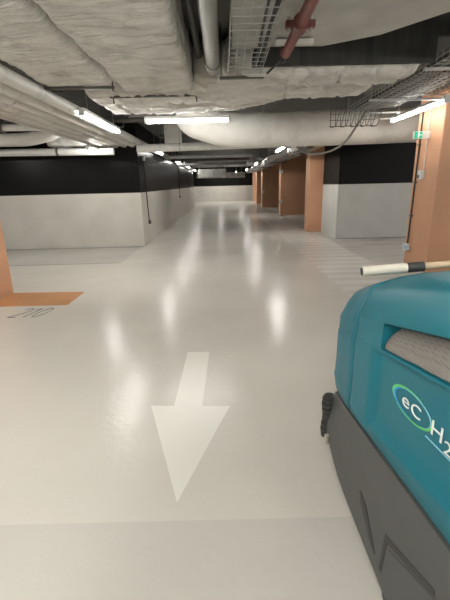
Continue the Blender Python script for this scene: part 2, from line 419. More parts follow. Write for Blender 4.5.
# ------------------------------------------------------------------ large ducts, upper left
bm = bmesh.new(); wrapped(bm, [(-.75, .3, 2.94), (-.75, 5.35, 2.94)], .86, .44, .07, .022, .03, .5, 3, step=.03)
d = tag(obj('insulated_duct', bm, WRAP, smooth=True), 'wide cream wrapped duct overhead beside the grey round pipe', 'duct', 'wrapped ducts')
bm = bmesh.new(); wrapped(bm, [(-1.60, .3, 2.93), (-1.60, 4.95, 2.93)], .80, .42, .07, .024, .034, .4, 11, step=.03)
d = tag(obj('insulated_duct', bm, WRAP, smooth=True), 'cream wrapped duct overhead at upper left, next to the white pipe bundle', 'duct', 'wrapped ducts')
bm = bmesh.new(); wrapped(bm, [(-1.75, 5.72, 2.905), (-.25, 5.72, 2.905), (.42, 4.83, 2.905), (2.14, 4.83, 2.905)], .70, .44, .17, .022, .035, .35, 23, endround=.12, step=.03)
tag(obj('insulated_duct', bm, WRAP, smooth=True), 'nearer of the two cream wrapped ducts crossing overhead behind the dark beam', 'duct', 'wrapped ducts')
bm = bmesh.new(); wrapped(bm, [(-1.75, 6.50, 2.905), (.05, 6.50, 2.905), (.76, 5.60, 2.905), (1.95, 5.60, 2.905)], .72, .42, .17, .022, .035, .4, 29, endround=.12, step=.03)
tag(obj('insulated_duct', bm, WRAP, smooth=True), 'farther of the two cream wrapped ducts crossing overhead behind the dark beam', 'duct', 'wrapped ducts')
# hanger under the near duct
t = empty('duct_hanger', (-.85, 5.5, 2.7), 'dark steel channel on threaded rods under the near wrapped duct', 'hanger')
bm = bmesh.new(); box(bm, -1.40, -.24, 5.47, 5.51, 2.685, 2.71); obj('channel', bm, DARKST, t)
for x in (-1.36, -.30):
    bm = bmesh.new(); tube(bm, [(x, 5.49, 2.62), (x, 5.49, CT)], .008, 8); obj('rod', bm, DARKST, t, smooth='auto')
t = empty('duct_hanger', (-1.7, 4.95, 2.7), 'dark steel channel across the end of the left wrapped duct', 'hanger')
bm = bmesh.new(); box(bm, -2.03, -1.22, 4.98, 5.02, 2.69, 2.715); obj('channel', bm, DARKST, t)
for x in (-2.015, -1.235):
    bm = bmesh.new(); tube(bm, [(x, 5.0, 2.66), (x, 5.0, CT)], .008, 8); obj('rod', bm, DARKST, t, smooth='auto')

# grey round pipe with collar
t = empty('ventilation_pipe', (-.07, 2.5, 2.78), 'grey round pipe overhead between the wrapped duct and the wire tray', 'pipe')
bm = bmesh.new(); tube(bm, fillet([(-.07, .3, 2.78), (-.07, 4.72, 2.78), (-.07, 4.72, 3.2)], .12), .068, 24); obj('pipe', bm, GREYPIPE, t, smooth='auto')
for y in (4.45, 2.0):
    bm = bmesh.new(); tube(bm, [(-.07, y-.03, 2.78), (-.07, y+.03, 2.78)], .078, 24); obj('collar', bm, STEEL, t, smooth='auto')
bm = bmesh.new(); tube(bm, [(-.225, .3, 2.97), (-.225, 4.9, 2.97)], .03, 12)
tag(obj('conduit', bm, DARKST, smooth='auto'), 'thin dark conduit in the shadow between wrapped duct and grey pipe', 'pipe')
bm = bmesh.new(); wrapped(bm, [(-.12, 4.9, 2.93), (-.12, 5.45, 2.93)], .34, .42, .12, .02, .02, .2, 31)
tag(obj('pipe_lagging', bm, WRAPD, smooth=True), 'frayed dusty lagging where the grey pipe ends', 'pipe lagging')

# light concrete slab and dark beam, upper right
bm = bmesh.new(); prism(bm, [(.02, .2), (.13, 4.27), (1.0, 4.30), (1.46, 4.03), (1.84, 3.54), (2.6, 2.7), (3.4, 1.2), (3.6, .2)], 2.86, CT)
tag(obj('concrete_slab', bm, CONC), 'light raw concrete slab edge overhead at upper right', 'slab')
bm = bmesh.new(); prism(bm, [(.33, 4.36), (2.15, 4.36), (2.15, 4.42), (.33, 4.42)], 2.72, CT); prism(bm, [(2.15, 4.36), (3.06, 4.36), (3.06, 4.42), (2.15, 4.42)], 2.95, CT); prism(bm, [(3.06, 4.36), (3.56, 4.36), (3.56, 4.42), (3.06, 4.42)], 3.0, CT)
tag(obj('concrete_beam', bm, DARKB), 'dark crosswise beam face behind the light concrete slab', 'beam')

# red sprinkler pipe with coupling and disc
t = empty('sprinkler_pipe', (.62, 3, 2.72), 'dull red pipe with a clamp coupling under the light concrete slab', 'pipe')
bm = bmesh.new(); tube(bm, fillet([(.62, .3, 2.74), (.615, 4.15, 2.74), (.615, 4.15, 3.1)], .1), .043, 20); obj('pipe', bm, RED, t, smooth='auto')
c = bmesh.new(); tube(c, [(.617, 3.33, 2.74), (.617, 3.45, 2.74)], .062, 20); cp = obj('coupling', c, DARKRED, t, smooth='auto')
for s in (-1, 1):
    c = bmesh.new(); box(c, .617+s*.085-.028, .617+s*.085+.028, 3.36, 3.42, 2.715, 2.765); obj('coupling_ear', c, DARKRED, t, bevel=.008)
    c = bmesh.new(); tube(c, [(.617+s*.085, 3.39, 2.69), (.617+s*.085, 3.39, 2.79)], .011, 6); obj('bolt', c, STEEL, t)
bm = bmesh.new(); box(bm, .52, .86, 4.02, 4.08, 2.80, 2.845); obj('mounting_plate', bm, SMOOTHWRAP, t, bevel=.006)
t = empty('pipe_bracket', (.6, 4.3, 2.7), 'small black hanging bracket at the end of the red pipe', 'bracket')
bm = bmesh.new(); tube(bm, [(.50, 4.55, 2.70), (.60, 4.12, 2.72)], .012, 8); obj('arm', bm, BLACKC, t)
bm = bmesh.new(); tube(bm, [(.60, 4.12, 2.68), (.60, 4.12, 2.86)], .02, 8); obj('pin', bm, BLACKC, t)

# ------------------------------------------------------------------ wire trays
def wire_tray(bm, x0, x1, y0, y1, z, h, dy=.1, nx=5, r=.0032):
    def u(y): return [(x0, y, z+h), (x0, y, z), (x1, y, z), (x1, y, z+h)]
    y = y0
    while y <= y1+1e-4: tube(bm, u(y), r, 5); y += dy
    for k in range(nx):
        x = x0+(x1-x0)*k/(nx-1); tube(bm, [(x, y0, z), (x, y1, z)], r, 5)
    for x in (x0, x1):
        for zz in (z+h*.5, z+h): tube(bm, [(x, y0, zz), (x, y1, zz)], r, 5)
t = empty('cable_tray', (.26, 3, 2.72), 'hanging wire mesh cable tray overhead beside the grey pipe', 'cable tray')
bm = bmesh.new(); wire_tray(bm, .09, .43, .5, 4.6, 2.70, .10, .13, 6, .004); obj('mesh_basket', bm, STEEL, t)
bm = bmesh.new(); box(bm, .0, .47, 4.63, 4.67, 2.675, 2.70); obj('support_channel', bm, DARKST, t)
for x in (.02, .45):
    bm = bmesh.new(); tube(bm, [(x, 4.65, 2.66), (x, 4.65, CT)], .007, 8); obj('threaded_rod', bm, STEEL, t)
bm = bmesh.new()
for z in (2.78, 2.84, 2.90, 2.96, 3.02): tube(bm, [(.09, 4.61, z), (.43, 4.61, z)], .004, 5)
for k in range(6): x = .09+.34*k/5; tube(bm, [(x, 4.61, 2.70), (x, 4.61, 3.1)], .004, 5)
obj('end_mesh', bm, STEEL, t)
for i in range(4):
    bm = bmesh.new(); x = .36+i*.022
    pts = [(x+.02*math.sin(y*1.7+i*2)-.03*(y/4.5)**2, y, 2.722+.004*math.sin(y*3+i)+.011*(i % 2)) for y in [k*.2+.5 for k in range(20)]]
    pts += [(pts[-1][0], 4.5, 2.76), (pts[-1][0], 4.56, 3.0)]
    tube(bm, pts, .011, 7)
    tag(obj('cable', bm, BLACKC, smooth=True), 'black cable lying in the wire mesh tray next to the red pipe', 'cable', 'black cables in the near tray')

t = empty('cable_tray', (2.6, 6, 2.74), 'long wire cable tray full of cables above the right lamp', 'cable tray')
bm = bmesh.new(); wire_tray(bm, 2.24, 2.62, 3.2, 7.4, 2.74, .10, .12, 5, .005); obj('mesh_basket', bm, STEEL, t)
bm = bmesh.new(); wire_tray(bm, 2.66, 3.02, 3.2, 7.4, 2.82, .10, .12, 5, .005); obj('mesh_basket', bm, STEEL, t)
bm = bmesh.new(); wire_tray(bm, 3.08, 3.46, 3.2, 6.9, 2.90, .08, .12, 5, .005); obj('mesh_basket', bm, DARKST, t)
for y in (4.6, 6.2, 7.3):
    bm = bmesh.new(); box(bm, 2.16, 3.5 if y < 7 else 3.1, y, y+.04, 2.705, 2.73); obj('support_channel', bm, STEEL, t)
    for x in (2.19, 3.07):
        bm = bmesh.new(); tube(bm, [(x, y+.02, 2.69), (x, y+.02, CT)], .007, 8); obj('threaded_rod', bm, STEEL, t)
bm = bmesh.new()
for k in range(9):
    x = 1.95+.09*k; tube(bm, fillet([(x, 7.5, 3.05), (x, 7.5, 2.52+.02*(k % 2)), (x+.05, 7.3, 2.52), (x+.07, 7.2, 2.74)], .05, 3), .006, 5)
for z in (2.54, 2.64, 2.74, 2.84): tube(bm, [(1.93, 7.5, z), (2.75, 7.5, z)], .005, 5)
obj('drop_basket', bm, DARKST, t)
rc = random.Random(5)
for i in range(33):
    bm = bmesh.new(); hi = i % 3
    x = (2.27+.32*rc.random(), 2.70+.28*rc.random(), 3.11+.32*rc.random())[hi]; z = (2.765, 2.845, 2.925)[hi]+.035*rc.random(); r = rc.choice((.008, .011, .014))
    ph = rc.random()*6
    pts = [(x+.02*math.sin(y*1.3+ph), y, z+.01*math.sin(y*2.1+ph)) for y in [2.6+k*.25 for k in range(20 if hi < 2 else 17)]]
    tube(bm, pts, r, 6)
    m, w = rc.choice(((GREYC, 'grey'), (BLACKC, 'black'), (WHITEC, 'pale'), (BLACKC, 'black')))
    tag(obj('cable', bm, m, smooth=True), '%s cable running in the %s basket of the long right tray' % (w, ('lowest', 'middle', 'topmost')[hi]), 'cable', '%s cables in the %s right basket' % (w, ('lowest', 'middle', 'topmost')[hi]))
bm = bmesh.new(); tube(bm, fillet([(2.5, 7.2, 2.78), (2.45, 7.45, 2.6), (2.35, 7.9, 2.28), (2.15, 8.5, 2.16), (1.85, 9.0, 2.18), (1.55, 9.22, 2.46)], .3, 8), .021, 10)
tag(obj('flexible_hose', bm, GREYC, smooth=True), 'brownish grey flexible hose sagging from the right cable tray', 'hose')
bm = bmesh.new(); tube(bm, [(2.25, 7.44, 2.62), (3.25, 7.7, 2.69)], .013, 8)
tag(obj('support_rod', bm, WHITEC), 'thin pale rod running from the wire basket to the right tube lamp', 'rod')
bm = bmesh.new(); tube(bm, [(2.6, 6.9, 2.88), (3.52, 6.3, 2.80)], .007, 8)
tag(obj('support_rod', bm, WHITEC), 'thin pale wire stretched above the right tube lamp to the column', 'rod')

# ------------------------------------------------------------------ smooth rounded duct, crossing
bm = bmesh.new()
path = fillet([(-.68, 8.45, 3.17), (-.56, 8.5, 2.86), (.12, 8.56, 2.64), (1.2, 8.56, 2.64), (5.0, 8.56, 2.68)], .5, 10)
wrapped(bm, path, .70, .66, .29, .006, .004, 1.6, 41, step=.07)
tag(obj('rounded_duct', bm, SMOOTHWRAP, smooth=True), 'smooth cream rounded duct crossing the aisle behind the crosswise lamp', 'duct')
# white crossing pipe and thin red pipe
t = empty('crossing_pipe', (1, 10, 2.45), 'white round pipe crossing the whole aisle below the rounded duct', 'pipe')
bm = bmesh.new(); tube(bm, [(-2.0, 9.9, 2.46), (5.4, 9.9, 2.56)], .092, 20); obj('pipe', bm, WHITEPIPE, t, smooth='auto')
for x in (-1.0, .9, 2.8):
    bm = bmesh.new(); tube(bm, [(x, 9.9, 2.46+.0136*(x+1.95)), (x+.03, 9.9, 2.46+.0136*(x+1.95))], .099, 20); obj('clamp', bm, STEEL, t, smooth='auto')
    bm = bmesh.new(); tube(bm, [(x+.015, 9.9, 2.55), (x+.015, 9.9, CT)], .006, 6); obj('hanging_rod', bm, STEEL, t)
t = empty('sprinkler_pipe', (2.5, 9.3, 2.56), 'thin dark red pipe with silver fittings behind the rounded duct', 'pipe')
bm = bmesh.new(); tube(bm, [(.8, 9.3, 2.50), (5, 9.3, 2.58)], .045, 14); obj('pipe', bm, DARKRED, t, smooth='auto')
for k in range(5):
    x = 1.0+.21*k
    bm = bmesh.new(); tube(bm, [(x, 9.3, 2.50), (x+.07, 9.3, 2.505)], .056, 12); obj('fitting', bm, WHITEB if k % 2 == 0 else STEEL, t, smooth='auto')
for x in (.92, 3.4, 4.8):
    bm = bmesh.new(); tube(bm, [(x, 9.3, 2.5), (x, 9.3, CT)], .006, 6); obj('hanging_rod', bm, STEEL, t)

# ------------------------------------------------------------------ pipe bundle, left
bund = [(-2.085, 2.665, .078, 30.3, 'rightmost white pipe of the left bundle, beside the lamps, running on past the wall corner'),
        (-2.285, 2.66, .09, 10.72, 'second thick white pipe of the left bundle, counted from the lamp side'),
        (-2.50, 2.655, .09, 10.72, 'third thick white pipe of the left bundle, counted from the lamp side'),
        (-2.71, 2.65, .09, 10.72, 'fourth thick white pipe of the left bundle, counted from the lamp side'),
        (-2.90, 2.64, .075, 10.72, 'fifth white pipe of the left bundle, next to the thin pipes'),
        (-3.02, 2.60, .024, 10.72, 'thin pale pipe hugging the thick ones of the left bundle'),
        (-3.10, 2.59, .028, 10.72, 'thin pale pipe on the far left underside of the bundle')]
for x, z, r, y1, lab in bund:
    t = empty('pipe', (x, 5, z), lab, 'pipe', 'pipe bundle under the left ceiling')
    bm = bmesh.new(); tube(bm, dense([(x, .3, z), (x, y1, z)], .5), r, 20); obj('run', bm, WHITEPIPE, t, smooth='auto')
    if r > .05:
        for y in (2.6+(x*7) % .9, 4.6+(x*13) % 1.1, 7.6+(x*5) % 1.2):
            bm = bmesh.new(); tube(bm, [(x, y, z), (x, y+.05, z)], r+.007, 20); obj('joint_band', bm, WHITEPIPE, t, smooth='auto')
for i, y in enumerate((2.2, 5.4, 8.6)):
    t = empty('pipe_hanger', (-2.6, y, 2.76), 'steel rail across the top of the left pipe bundle, %s' % ('at the front', 'in the middle', 'near the black wall')[i], 'hanger', 'rails over the pipe bundle')
    bm = bmesh.new(); box(bm, -3.16, -2.0, y, y+.04, 2.755, 2.785); obj('channel', bm, DARKST, t)
    for x in (-3.18, -1.985):
        bm = bmesh.new(); tube(bm, [(x, y+.02, 2.745), (x, y+.02, CT)], .007, 8); obj('rod', bm, DARKST, t)

# pipes and ducts in the left bay, before the black wall
bm = bmesh.new(); wrapped(bm, fillet([(-8.7, 9.4, 2.66), (-4.3, 9.4, 2.66), (-3.75, 9.5, 2.8), (-3.5, 9.7, 3.15)], .4, 8), .40, .26, .12, .006, .004, 1.5, 51, step=.08)
tag(obj('bay_duct', bm, SMOOTHWRAP, smooth=True), 'cream duct with an upturned end in the left bay', 'duct')
t = empty('bay_pipe', (-5, 9.9, 2.5), 'pale pipe run along the top of the left black wall', 'pipe')
bm = bmesh.new(); tube(bm, [(-8.7, 10.1, 2.50), (-2.62, 10.1, 2.43)], .085, 18); obj('pipe', bm, WHITEPIPE, t, smooth='auto')
for x in (-4.0, -6.3):
    bm = bmesh.new(); tube(bm, [(x, 10.1, 2.447-.0115*(x+4)), (x+.05, 10.1, 2.447-.0115*(x+4))], .092, 18); obj('joint_band', bm, DARKST, t, smooth='auto')
    bm = bmesh.new(); tube(bm, [(x, 10.1, 2.5), (x, 10.1, CT)], .006, 6); obj('hanging_rod', bm, STEEL, t)
t = empty('bay_pipe', (-5, 8.9, 2.85), 'pale pipe with clamps, uppermost in the left bay', 'pipe')
bm = bmesh.new(); tube(bm, [(-8.7, 8.9, 2.88), (-3.2, 8.9, 2.84)], .07, 16); obj('pipe', bm, WHITEPIPE, t, smooth='auto')
for x in (-4.6, -6.6):
    bm = bmesh.new(); box(bm, x-.02, x+.02, 8.81, 8.99, 2.76, CT); obj('strap', bm, DARKST, t)
bm = bmesh.new(); wrapped(bm, [(-4.2, 10.3, 2.72), (-3.3, 10.3, 2.72)], .5, .3, .12, .02, .02, .3, 61)
tag(obj('pipe_lagging', bm, WRAP, smooth=True), 'lumpy cream lagging lit by the lamp before the left black wall', 'pipe lagging')

# ------------------------------------------------------------------ far ceiling clutter
cl = [(11.0, 2.84, .05, -1.6, 3.0, DARKST, 'dark'), (8.9, 2.95, .06, -2.8, -.7, DARKST, 'dark'), (11.9, 2.62, .045, -2.0, 1.4, DARKST, 'dark'), (14.5, 2.55, .06, -2.0, 1.1, GREYPIPE, 'grey'),
      (16.5, 2.58, .07, -2.0, 1.1, DARKST, 'dark'), (18.6, 2.5, .07, -2.0, 1.1, GREYPIPE, 'grey')]
wh = ['just behind the white crossing pipe', 'beside the crosswise lamp', 'second behind the white crossing pipe', 'past the middle of the left wall', 'deeper, before the far duct', 'next before the far duct']
for (y, z, r, xa, xb, m, w), where in zip(cl, wh):
    bm = bmesh.new(); tube(bm, [(xa, y, z), (xb, y, z)], r, 12)
    for x in (xa+.3, xb-.3): tube(bm, [(x, y, z), (x, y, CT)], .008, 6)
    tag(obj('ceiling_pipe', bm, m, smooth='auto'), '%s crosswise ceiling pipe %s' % (w, where), 'pipe', 'crosswise ceiling pipes')
for i, (y, x) in enumerate(((8.0, -1.75), (8.7, -1.5))):
    bm = bmesh.new(); box(bm, x, x+.9, y, y+.08, 2.86+.05*i, 2.93+.05*i)
    tube(bm, [(x+.1, y+.04, 2.9), (x+.1, y+.04, CT)], .008, 6); tube(bm, [(x+.8, y+.04, 2.9), (x+.8, y+.04, CT)], .008, 6)
    tag(obj('support_rail', bm, DARKST), 'dark steel rail in the gap left of the crosswise lamp, %s' % ('nearer one' if i == 0 else 'further one'), 'rail')
bm = bmesh.new(); box(bm, -1.42, -1.02, 10.5, 10.9, 2.62, CT)
tag(obj('junction_box', bm, SMOOTHWRAP, bevel=.02), 'pale square duct drop above the white crossing pipe', 'box')
t = empty('far_duct', (-.55, 25, 2.3), 'pale rectangular duct section hanging far down the aisle', 'duct')
bm = bmesh.new(); box(bm, -1.45, .25, 24.6, 25.6, 2.02, 2.5); obj('duct_body', bm, WRAP, t, bevel=.04)
bm = bmesh.new(); box(bm, -.5, -.44, 24.57, 25.63, 2.0, 2.52); obj('strap', bm, STEEL, t)
for x in (-1.35, .15):
    bm = bmesh.new(); tube(bm, [(x, 25, 2.5), (x, 25, CT)], .01, 6); obj('hanging_rod', bm, STEEL, t)
bm = bmesh.new(); wrapped(bm, [(-2.0, 32.5, 2.3), (1.8, 32.5, 2.3)], .7, .4, .1, .02, .02, .5, 71, step=.15)
tag(obj('insulated_duct', bm, WRAPD, smooth=True), 'small looking dusty duct crossing before the far end wall', 'duct', 'wrapped ducts')

# shiny tray on the right side of the aisle
t = empty('foil_tray', (1.9, 18, 2.5), 'shiny metal cable tray running far back above the orange columns', 'cable tray')
bm = bmesh.new()
rc = random.Random(9)
n = 46; prev = None
for i in range(n+1):
    y = 10.4+i*.5; row = []
    for j in range(9):
        x = 1.97+.088*j + rc.uniform(-.015, .015); z = 2.46+(.12 if j in (0, 8) else 0)+rc.uniform(-.02, .02)+.03*math.sin(y*2+j)
        row.append(bm.verts.new((x, y, z)))
    if prev:
        for j in range(8): bm.faces.new((prev[j], prev[j+1], row[j+1], row[j]))
    prev = row
bmesh.ops.solidify(bm, geom=bm.faces[:], thickness=.006)
obj('tray_sheet', bm, ZINC, t)
for k in range(4):
    bm = bmesh.new(); y = 12+5*k; box(bm, 1.93, 2.70, y, y+.04, 2.39, 2.42); obj('support_channel', bm, DARKST, t)
    for x in (1.945, 2.69):
        bm = bmesh.new(); tube(bm, [(x, y+.02, 2.39), (x, y+.02, CT)], .008, 6); obj('threaded_rod', bm, STEEL, t)
rc = random.Random(12)
for i in range(7):
    bm = bmesh.new(); x = 2.04+.075*i; ph = rc.random()*6
    pts = [(x+.03*math.sin(y*.8+ph), y, 2.66+.02*math.sin(y*1.3+ph)+.02*(i % 2)) for y in [10.6+k*.6 for k in range(38)]]
    tube(bm, pts, .018 if i % 2 else .026, 6)
    m, w = ((STEEL, 'silver'), (DARKST, 'dark'))[i % 2]
    tag(obj('conduit', bm, m, smooth=True), '%s conduit running back beside the shiny tray' % w, 'pipe', '%s conduits beside the shiny tray' % w)

# ------------------------------------------------------------------ things on the walls and columns
def wall_cable(y0, y1, z0, z1, label):
    t = empty('wall_cable', (-2.16, y0, z1), label, 'cable', 'cables down the left wall')
    bm = bmesh.new(); tube(bm, [(-2.165, y0, z0), (-2.165, y0+(y1-y0)*.5, (z0+z1)/2), (-2.165, y1, z1)], .013, 7); obj('cable', bm, BLACKC, t)
    bm = bmesh.new(); box(bm, -2.18, -2.12, y0-.06, y0+.06, z0-.06, z0+.05); obj('end_socket', bm, GREYPL, t, bevel=.008)
    bm = bmesh.new(); box(bm, -2.18, -2.12, y1-.06, y1+.06, z1-.02, z1+.1); obj('top_box', bm, WHITEB, t, bevel=.008)
wall_cable(11.6, 11.4, .6, 2.3, 'black cable hanging down the left wall near its front corner')
wall_cable(20.4, 20.6, 1.05, 2.55, 'short black cable half way along the left wall')
wall_cable(29.5, 29.6, 1.0, 2.4, 'black cable near the far end of the left wall')

X = 3.58
t = empty('exit_sign', (X, 7.15, 2.34), 'small green and white exit sign on the large right column', 'sign')
bm = bmesh.new(); box(bm, 3.33, 3.36, 7.10, 7.18, 2.28, 2.40); bm.free()
bm = bmesh.new(); box(bm, 3.30, X, 7.14, 7.19, 2.27, 2.39); obj('housing', bm, WHITEB, t, bevel=.006)
bm = bmesh.new(); box(bm, 3.31, 3.44, 7.132, 7.14, 2.28, 2.38); f = obj('green_panel', bm, SIGN, t)
bm = bmesh.new()     # running man left, arrow right
box(bm, 3.365, 3.385, 7.126, 7.132, 2.29, 2.37)
bm2 = bm
obj('door_symbol', bm, SIGNW, t)
bm = bmesh.new(); prism(bm, [(3.395, 7.126), (3.43, 7.126), (3.43, 7.132), (3.395, 7.132)], 2.325, 2.335); obj('arrow_symbol', bm, SIGNW, t)
bm = bmesh.new(); tube(bm, [(3.565, 7.46, 2.85), (3.565, 7.46, 2.1), (3.563, 7.50, .42)], .014, 8)
t2 = tag(obj('cable', bm, BLACKC), 'thick black cable down the aisle face of the large right column', 'cable')
for z in (2.2, 1.55, .95):
    bm = bmesh.new(); box(bm, 3.545, 3.58, 7.43, 7.52, z-.015, z+.015); obj('cable_clip', bm, DARKST, t2)
t = empty('socket_box', (X, 7.25, 1.68), 'white socket box with a white cable on the large right column', 'socket')
bm = bmesh.new(); box(bm, 3.51, 3.58, 7.17, 7.31, 1.60, 1.76); obj('housing', bm, WHITEB, t, bevel=.01)
bm = bmesh.new(); box(bm, 3.505, 3.51, 7.23, 7.29, 1.62, 1.68); obj('socket', bm, GREYPL, t)
bm = bmesh.new(); tube(bm, [(3.565, 7.2, 1.76), (3.565, 7.2, 2.9)], .008, 6); obj('white_cable', bm, WHITEC, t)
t = empty('junction_box', (X, 7.48, .36), 'white junction box low on the large right column', 'box')
bm = bmesh.new(); box(bm, 3.50, 3.58, 7.40, 7.56, .29, .42); obj('housing', bm, WHITEB, t, bevel=.012)
bm = bmesh.new(); box(bm, 3.49, 3.50, 7.43, 7.49, .32, .39); obj('cover', bm, LBLUE, t)
bm = bmesh.new(); tube(bm, [(3.53, 7.40, .33), (3.53, 7.33, .33)], .02, 8); obj('cable_gland', bm, WHITEB, t)
for (x, y, z, w) in ((2.88, 20.38, .62, 'low on the second'), (2.88, 20.38, 2.05, 'high on the second'), (2.70, 27.48, .95, 'on the third')):
    bm = bmesh.new(); box(bm, x, x+.16, y-.06, y+.02, z, z+.16)
    tag(obj('socket_box', bm, WHITEB, bevel=.01), 'tiny white box %s orange partition column' % w, 'socket')

# ------------------------------------------------------------------ the floor scrubber
t = empty('floor_scrubber', (1.05, 1.0, 0), 'teal and grey floor scrubbing machine at right with a green and blue logo', 'floor scrubber')
CX = 1.06
def zb(y): return .584-.137*(y-.845)
def zr(y): return .579-.21*(y-1.44)
def zvb(y): return .953-.20*(y-1.41)
def zvt(y): return 1.044-.26*(y-1.461)
def zc(y): return 1.258-.25*(y-1.12)
def sm(a, b, x):
    x = min(1, max(0, (x-a)/(b-a))); return x*x*(3-2*x)
def contour(y, panel=True):
    """left half contour from the lower edge up over the shoulder"""
    P = (1-sm(1.47, 1.54, y)) if panel else 0
    V = (1-sm(1.425, 1.455, y)) if panel else 0
    U = (1-sm(1.60, 1.70, y)) if panel else 0
    lo = zr(min(y, 1.6)) if y <= 1.6 else zr(1.6)-.06*(y-1.6)
    b = zb(y)
    pts = [(.640, b), (.628, b+.012), (.625, b+.5*(lo-b))]
    pts += [(.622-.004*U, lo-.03), (.617+.0*P, lo-.008), (.622+.020*P, lo+.018), (.622+.027*P, lo+.06)]
    a, c = lo+.06, zvb(y)-.05
    pts += [(.624+.027*P, a+(c-a)*k/4) for k in range(1, 4)]
    pts += [(.624+.027*P, c), (.624+.024*P, c+.02), (.626+.004*P, c+.038), (.627+.004*P, c+.046), (.63+.008*V, zvb(y)-.001)]
    pts += [(.63+.10*V, zvb(y)+.004), (.63+.125*V, zvb(y)+.02)]
    pts += [(.632+.125*V, zvt(y)-.02), (.632+.12*V, zvt(y)-.004), (.632+.012*V, zvt(y)+.002), (.631, zvt(y)+.010), (.634, zvt(y)+.022)]
    d = zc(y)-zvt(y)
    pts += [(.648, zvt(y)+.4*d), (.662, zvt(y)+.7*d), (.676, zc(y)-.012), (.69, zc(y)+.012), (.715, zc(y)+.030), (.76, zc(y)+.05), (.84, zc(y)+.072), (.95, zc(y)+.088), (CX, zc(y)+.094)]
    return pts
def loft(bm, ys, cf, xform=None):
    rings = []
    for y in ys:
        c = cf(y); full = c + [(2*CX-x, z) for x, z in c[-2::-1]]
        rings.append([bm.verts.new((xform(x, y, z) if xform else (x, y, z))) for x, z in full])
    n = len(rings[0])
    for a, b in zip(rings, rings[1:]):
        for k in range(n-1): bm.faces.new((a[k], a[k+1], b[k+1], b[k]))
        bm.faces.new((a[n-1], a[0], b[0], b[n-1]))
    bm.faces.new(rings[0]); bm.faces.new(rings[-1][::-1])
ys = [.12+.04*k for k in range(31)] + [1.34, 1.36, 1.38, 1.40, 1.415, 1.425, 1.435, 1.445, 1.455, 1.47, 1.485, 1.5, 1.515, 1.53, 1.55, 1.58, 1.62, 1.66, 1.70, 1.73, 1.744, 1.75]
ys = sorted(set(round(v, 4) for v in ys))
bm = bmesh.new()
def bodyc(y):
    c = contour(y); e = sm(1.736, 1.75, y)*.018
    return [(x+e, z-(e if z > zc(y)-.05 else 0)) for x, z in c]
loft(bm, ys, bodyc)
body = obj('body_shell', bm, TEAL, t, smooth='auto'); body.modifiers['edge'].split_angle = math.radians(42)
# front cover beyond the seam
bm = bmesh.new(); L = .40
cy = [1.752, 1.756, 1.76, 1.765]+[1.766+L*math.sin(k/14*PI/2) for k in range(1, 15)]
def frontc(y):
    q = min(1, max(0, (y-1.762)/L)); a = math.sqrt(max(0, 1-q*q))
    e = .018*(1-sm(1.752, 1.764, y))
    c = contour(min(y, 1.9), False); out = []
    b = zb(y)
    for x, z in c:
        top = max(zc(y)+.094, .01); s = (z-b)/(top-b)
        z2 = z - .31*(1-a**.9)*max(0, s)**1.6
        x2 = x + .09*(1-a)**1.6*(1 if x < CX-.05 else 0) + e
        out.append((min(x2, CX), z2-(e if s > .8 else 0)))
    return out
loft(bm, cy, frontc)
fc = obj('front_cover', bm, TEAL2, t, smooth='auto'); fc.modifiers['edge'].split_angle = math.radians(65)
# vent screen inside the recess
bm = bmesh.new(); g = []
for i in range(40):
    y = .2+1.23*i/39; row = []
    for j in range(9):
        z = zvb(y)+.006+(zvt(y)-zvb(y)-.012)*j/8
        row.append(bm.verts.new((.634+.075*(j/8)**2+.004*noise.noise(Vector((y*9, z*9, 0))), y, z)))
    g.append(row)
for a, b in zip(g, g[1:]):
    for j in range(8): bm.faces.new((a[j], a[j+1], b[j+1], b[j]))
bmesh.ops.solidify(bm, geom=bm.faces[:], thickness=.01)
VENT = mat('perforated_filter_pad', (.33, .30, .27), .8)
nt = VENT.node_tree; v = nt.nodes.new('ShaderNodeTexVoronoi'); v.inputs['Scale'].default_value = 95; v.inputs['Randomness'].default_value = .15
tc = nt.nodes.new('ShaderNodeTexCoord'); nt.links.new(tc.outputs['Object'], v.inputs[0])
rp = nt.nodes.new('ShaderNodeMapRange'); rp.inputs[1].default_value = .15; rp.inputs[2].default_value = .45; rp.inputs[3].default_value = .6; rp.inputs[4].default_value = 1
nt.links.new(v.outputs['Distance'], rp.inputs[0]); sc = nt.nodes.new('ShaderNodeVectorMath'); sc.operation = 'SCALE'; sc.inputs[0].default_value = (.42, .38, .34)
nt.links.new(rp.outputs[0], sc.inputs['Scale']); nt.links.new(sc.outputs[0], nt.nodes['Principled BSDF'].inputs['Base Color'])
vo = obj('vent_screen', bm, VENT, t, smooth=True); vo['label'] = 'beige perforated pad inside the side opening'

# grey skirt
bm = bmesh.new()
def skirtc(y):
    b = zb(y)-.006; f = sm(1.75, 2.06, y)
    z0 = .05+.07*sm(1.6, 2.05, y)
    return [(.60+.01*f, z0), (.585+.01*f, z0+.015), (.590+.01*f, z0+.10), (.606+.01*f, b-.12), (.618+.016*f, b-.03), (.628+.012*f, b-.004), (.66, b), (CX, b)]
loft(bm, [.12+.08*k for k in range(23)]+[1.95, 1.99, 2.02, 2.04], skirtc)
obj('lower_skirt', bm, GREYPL, t, smooth='auto')
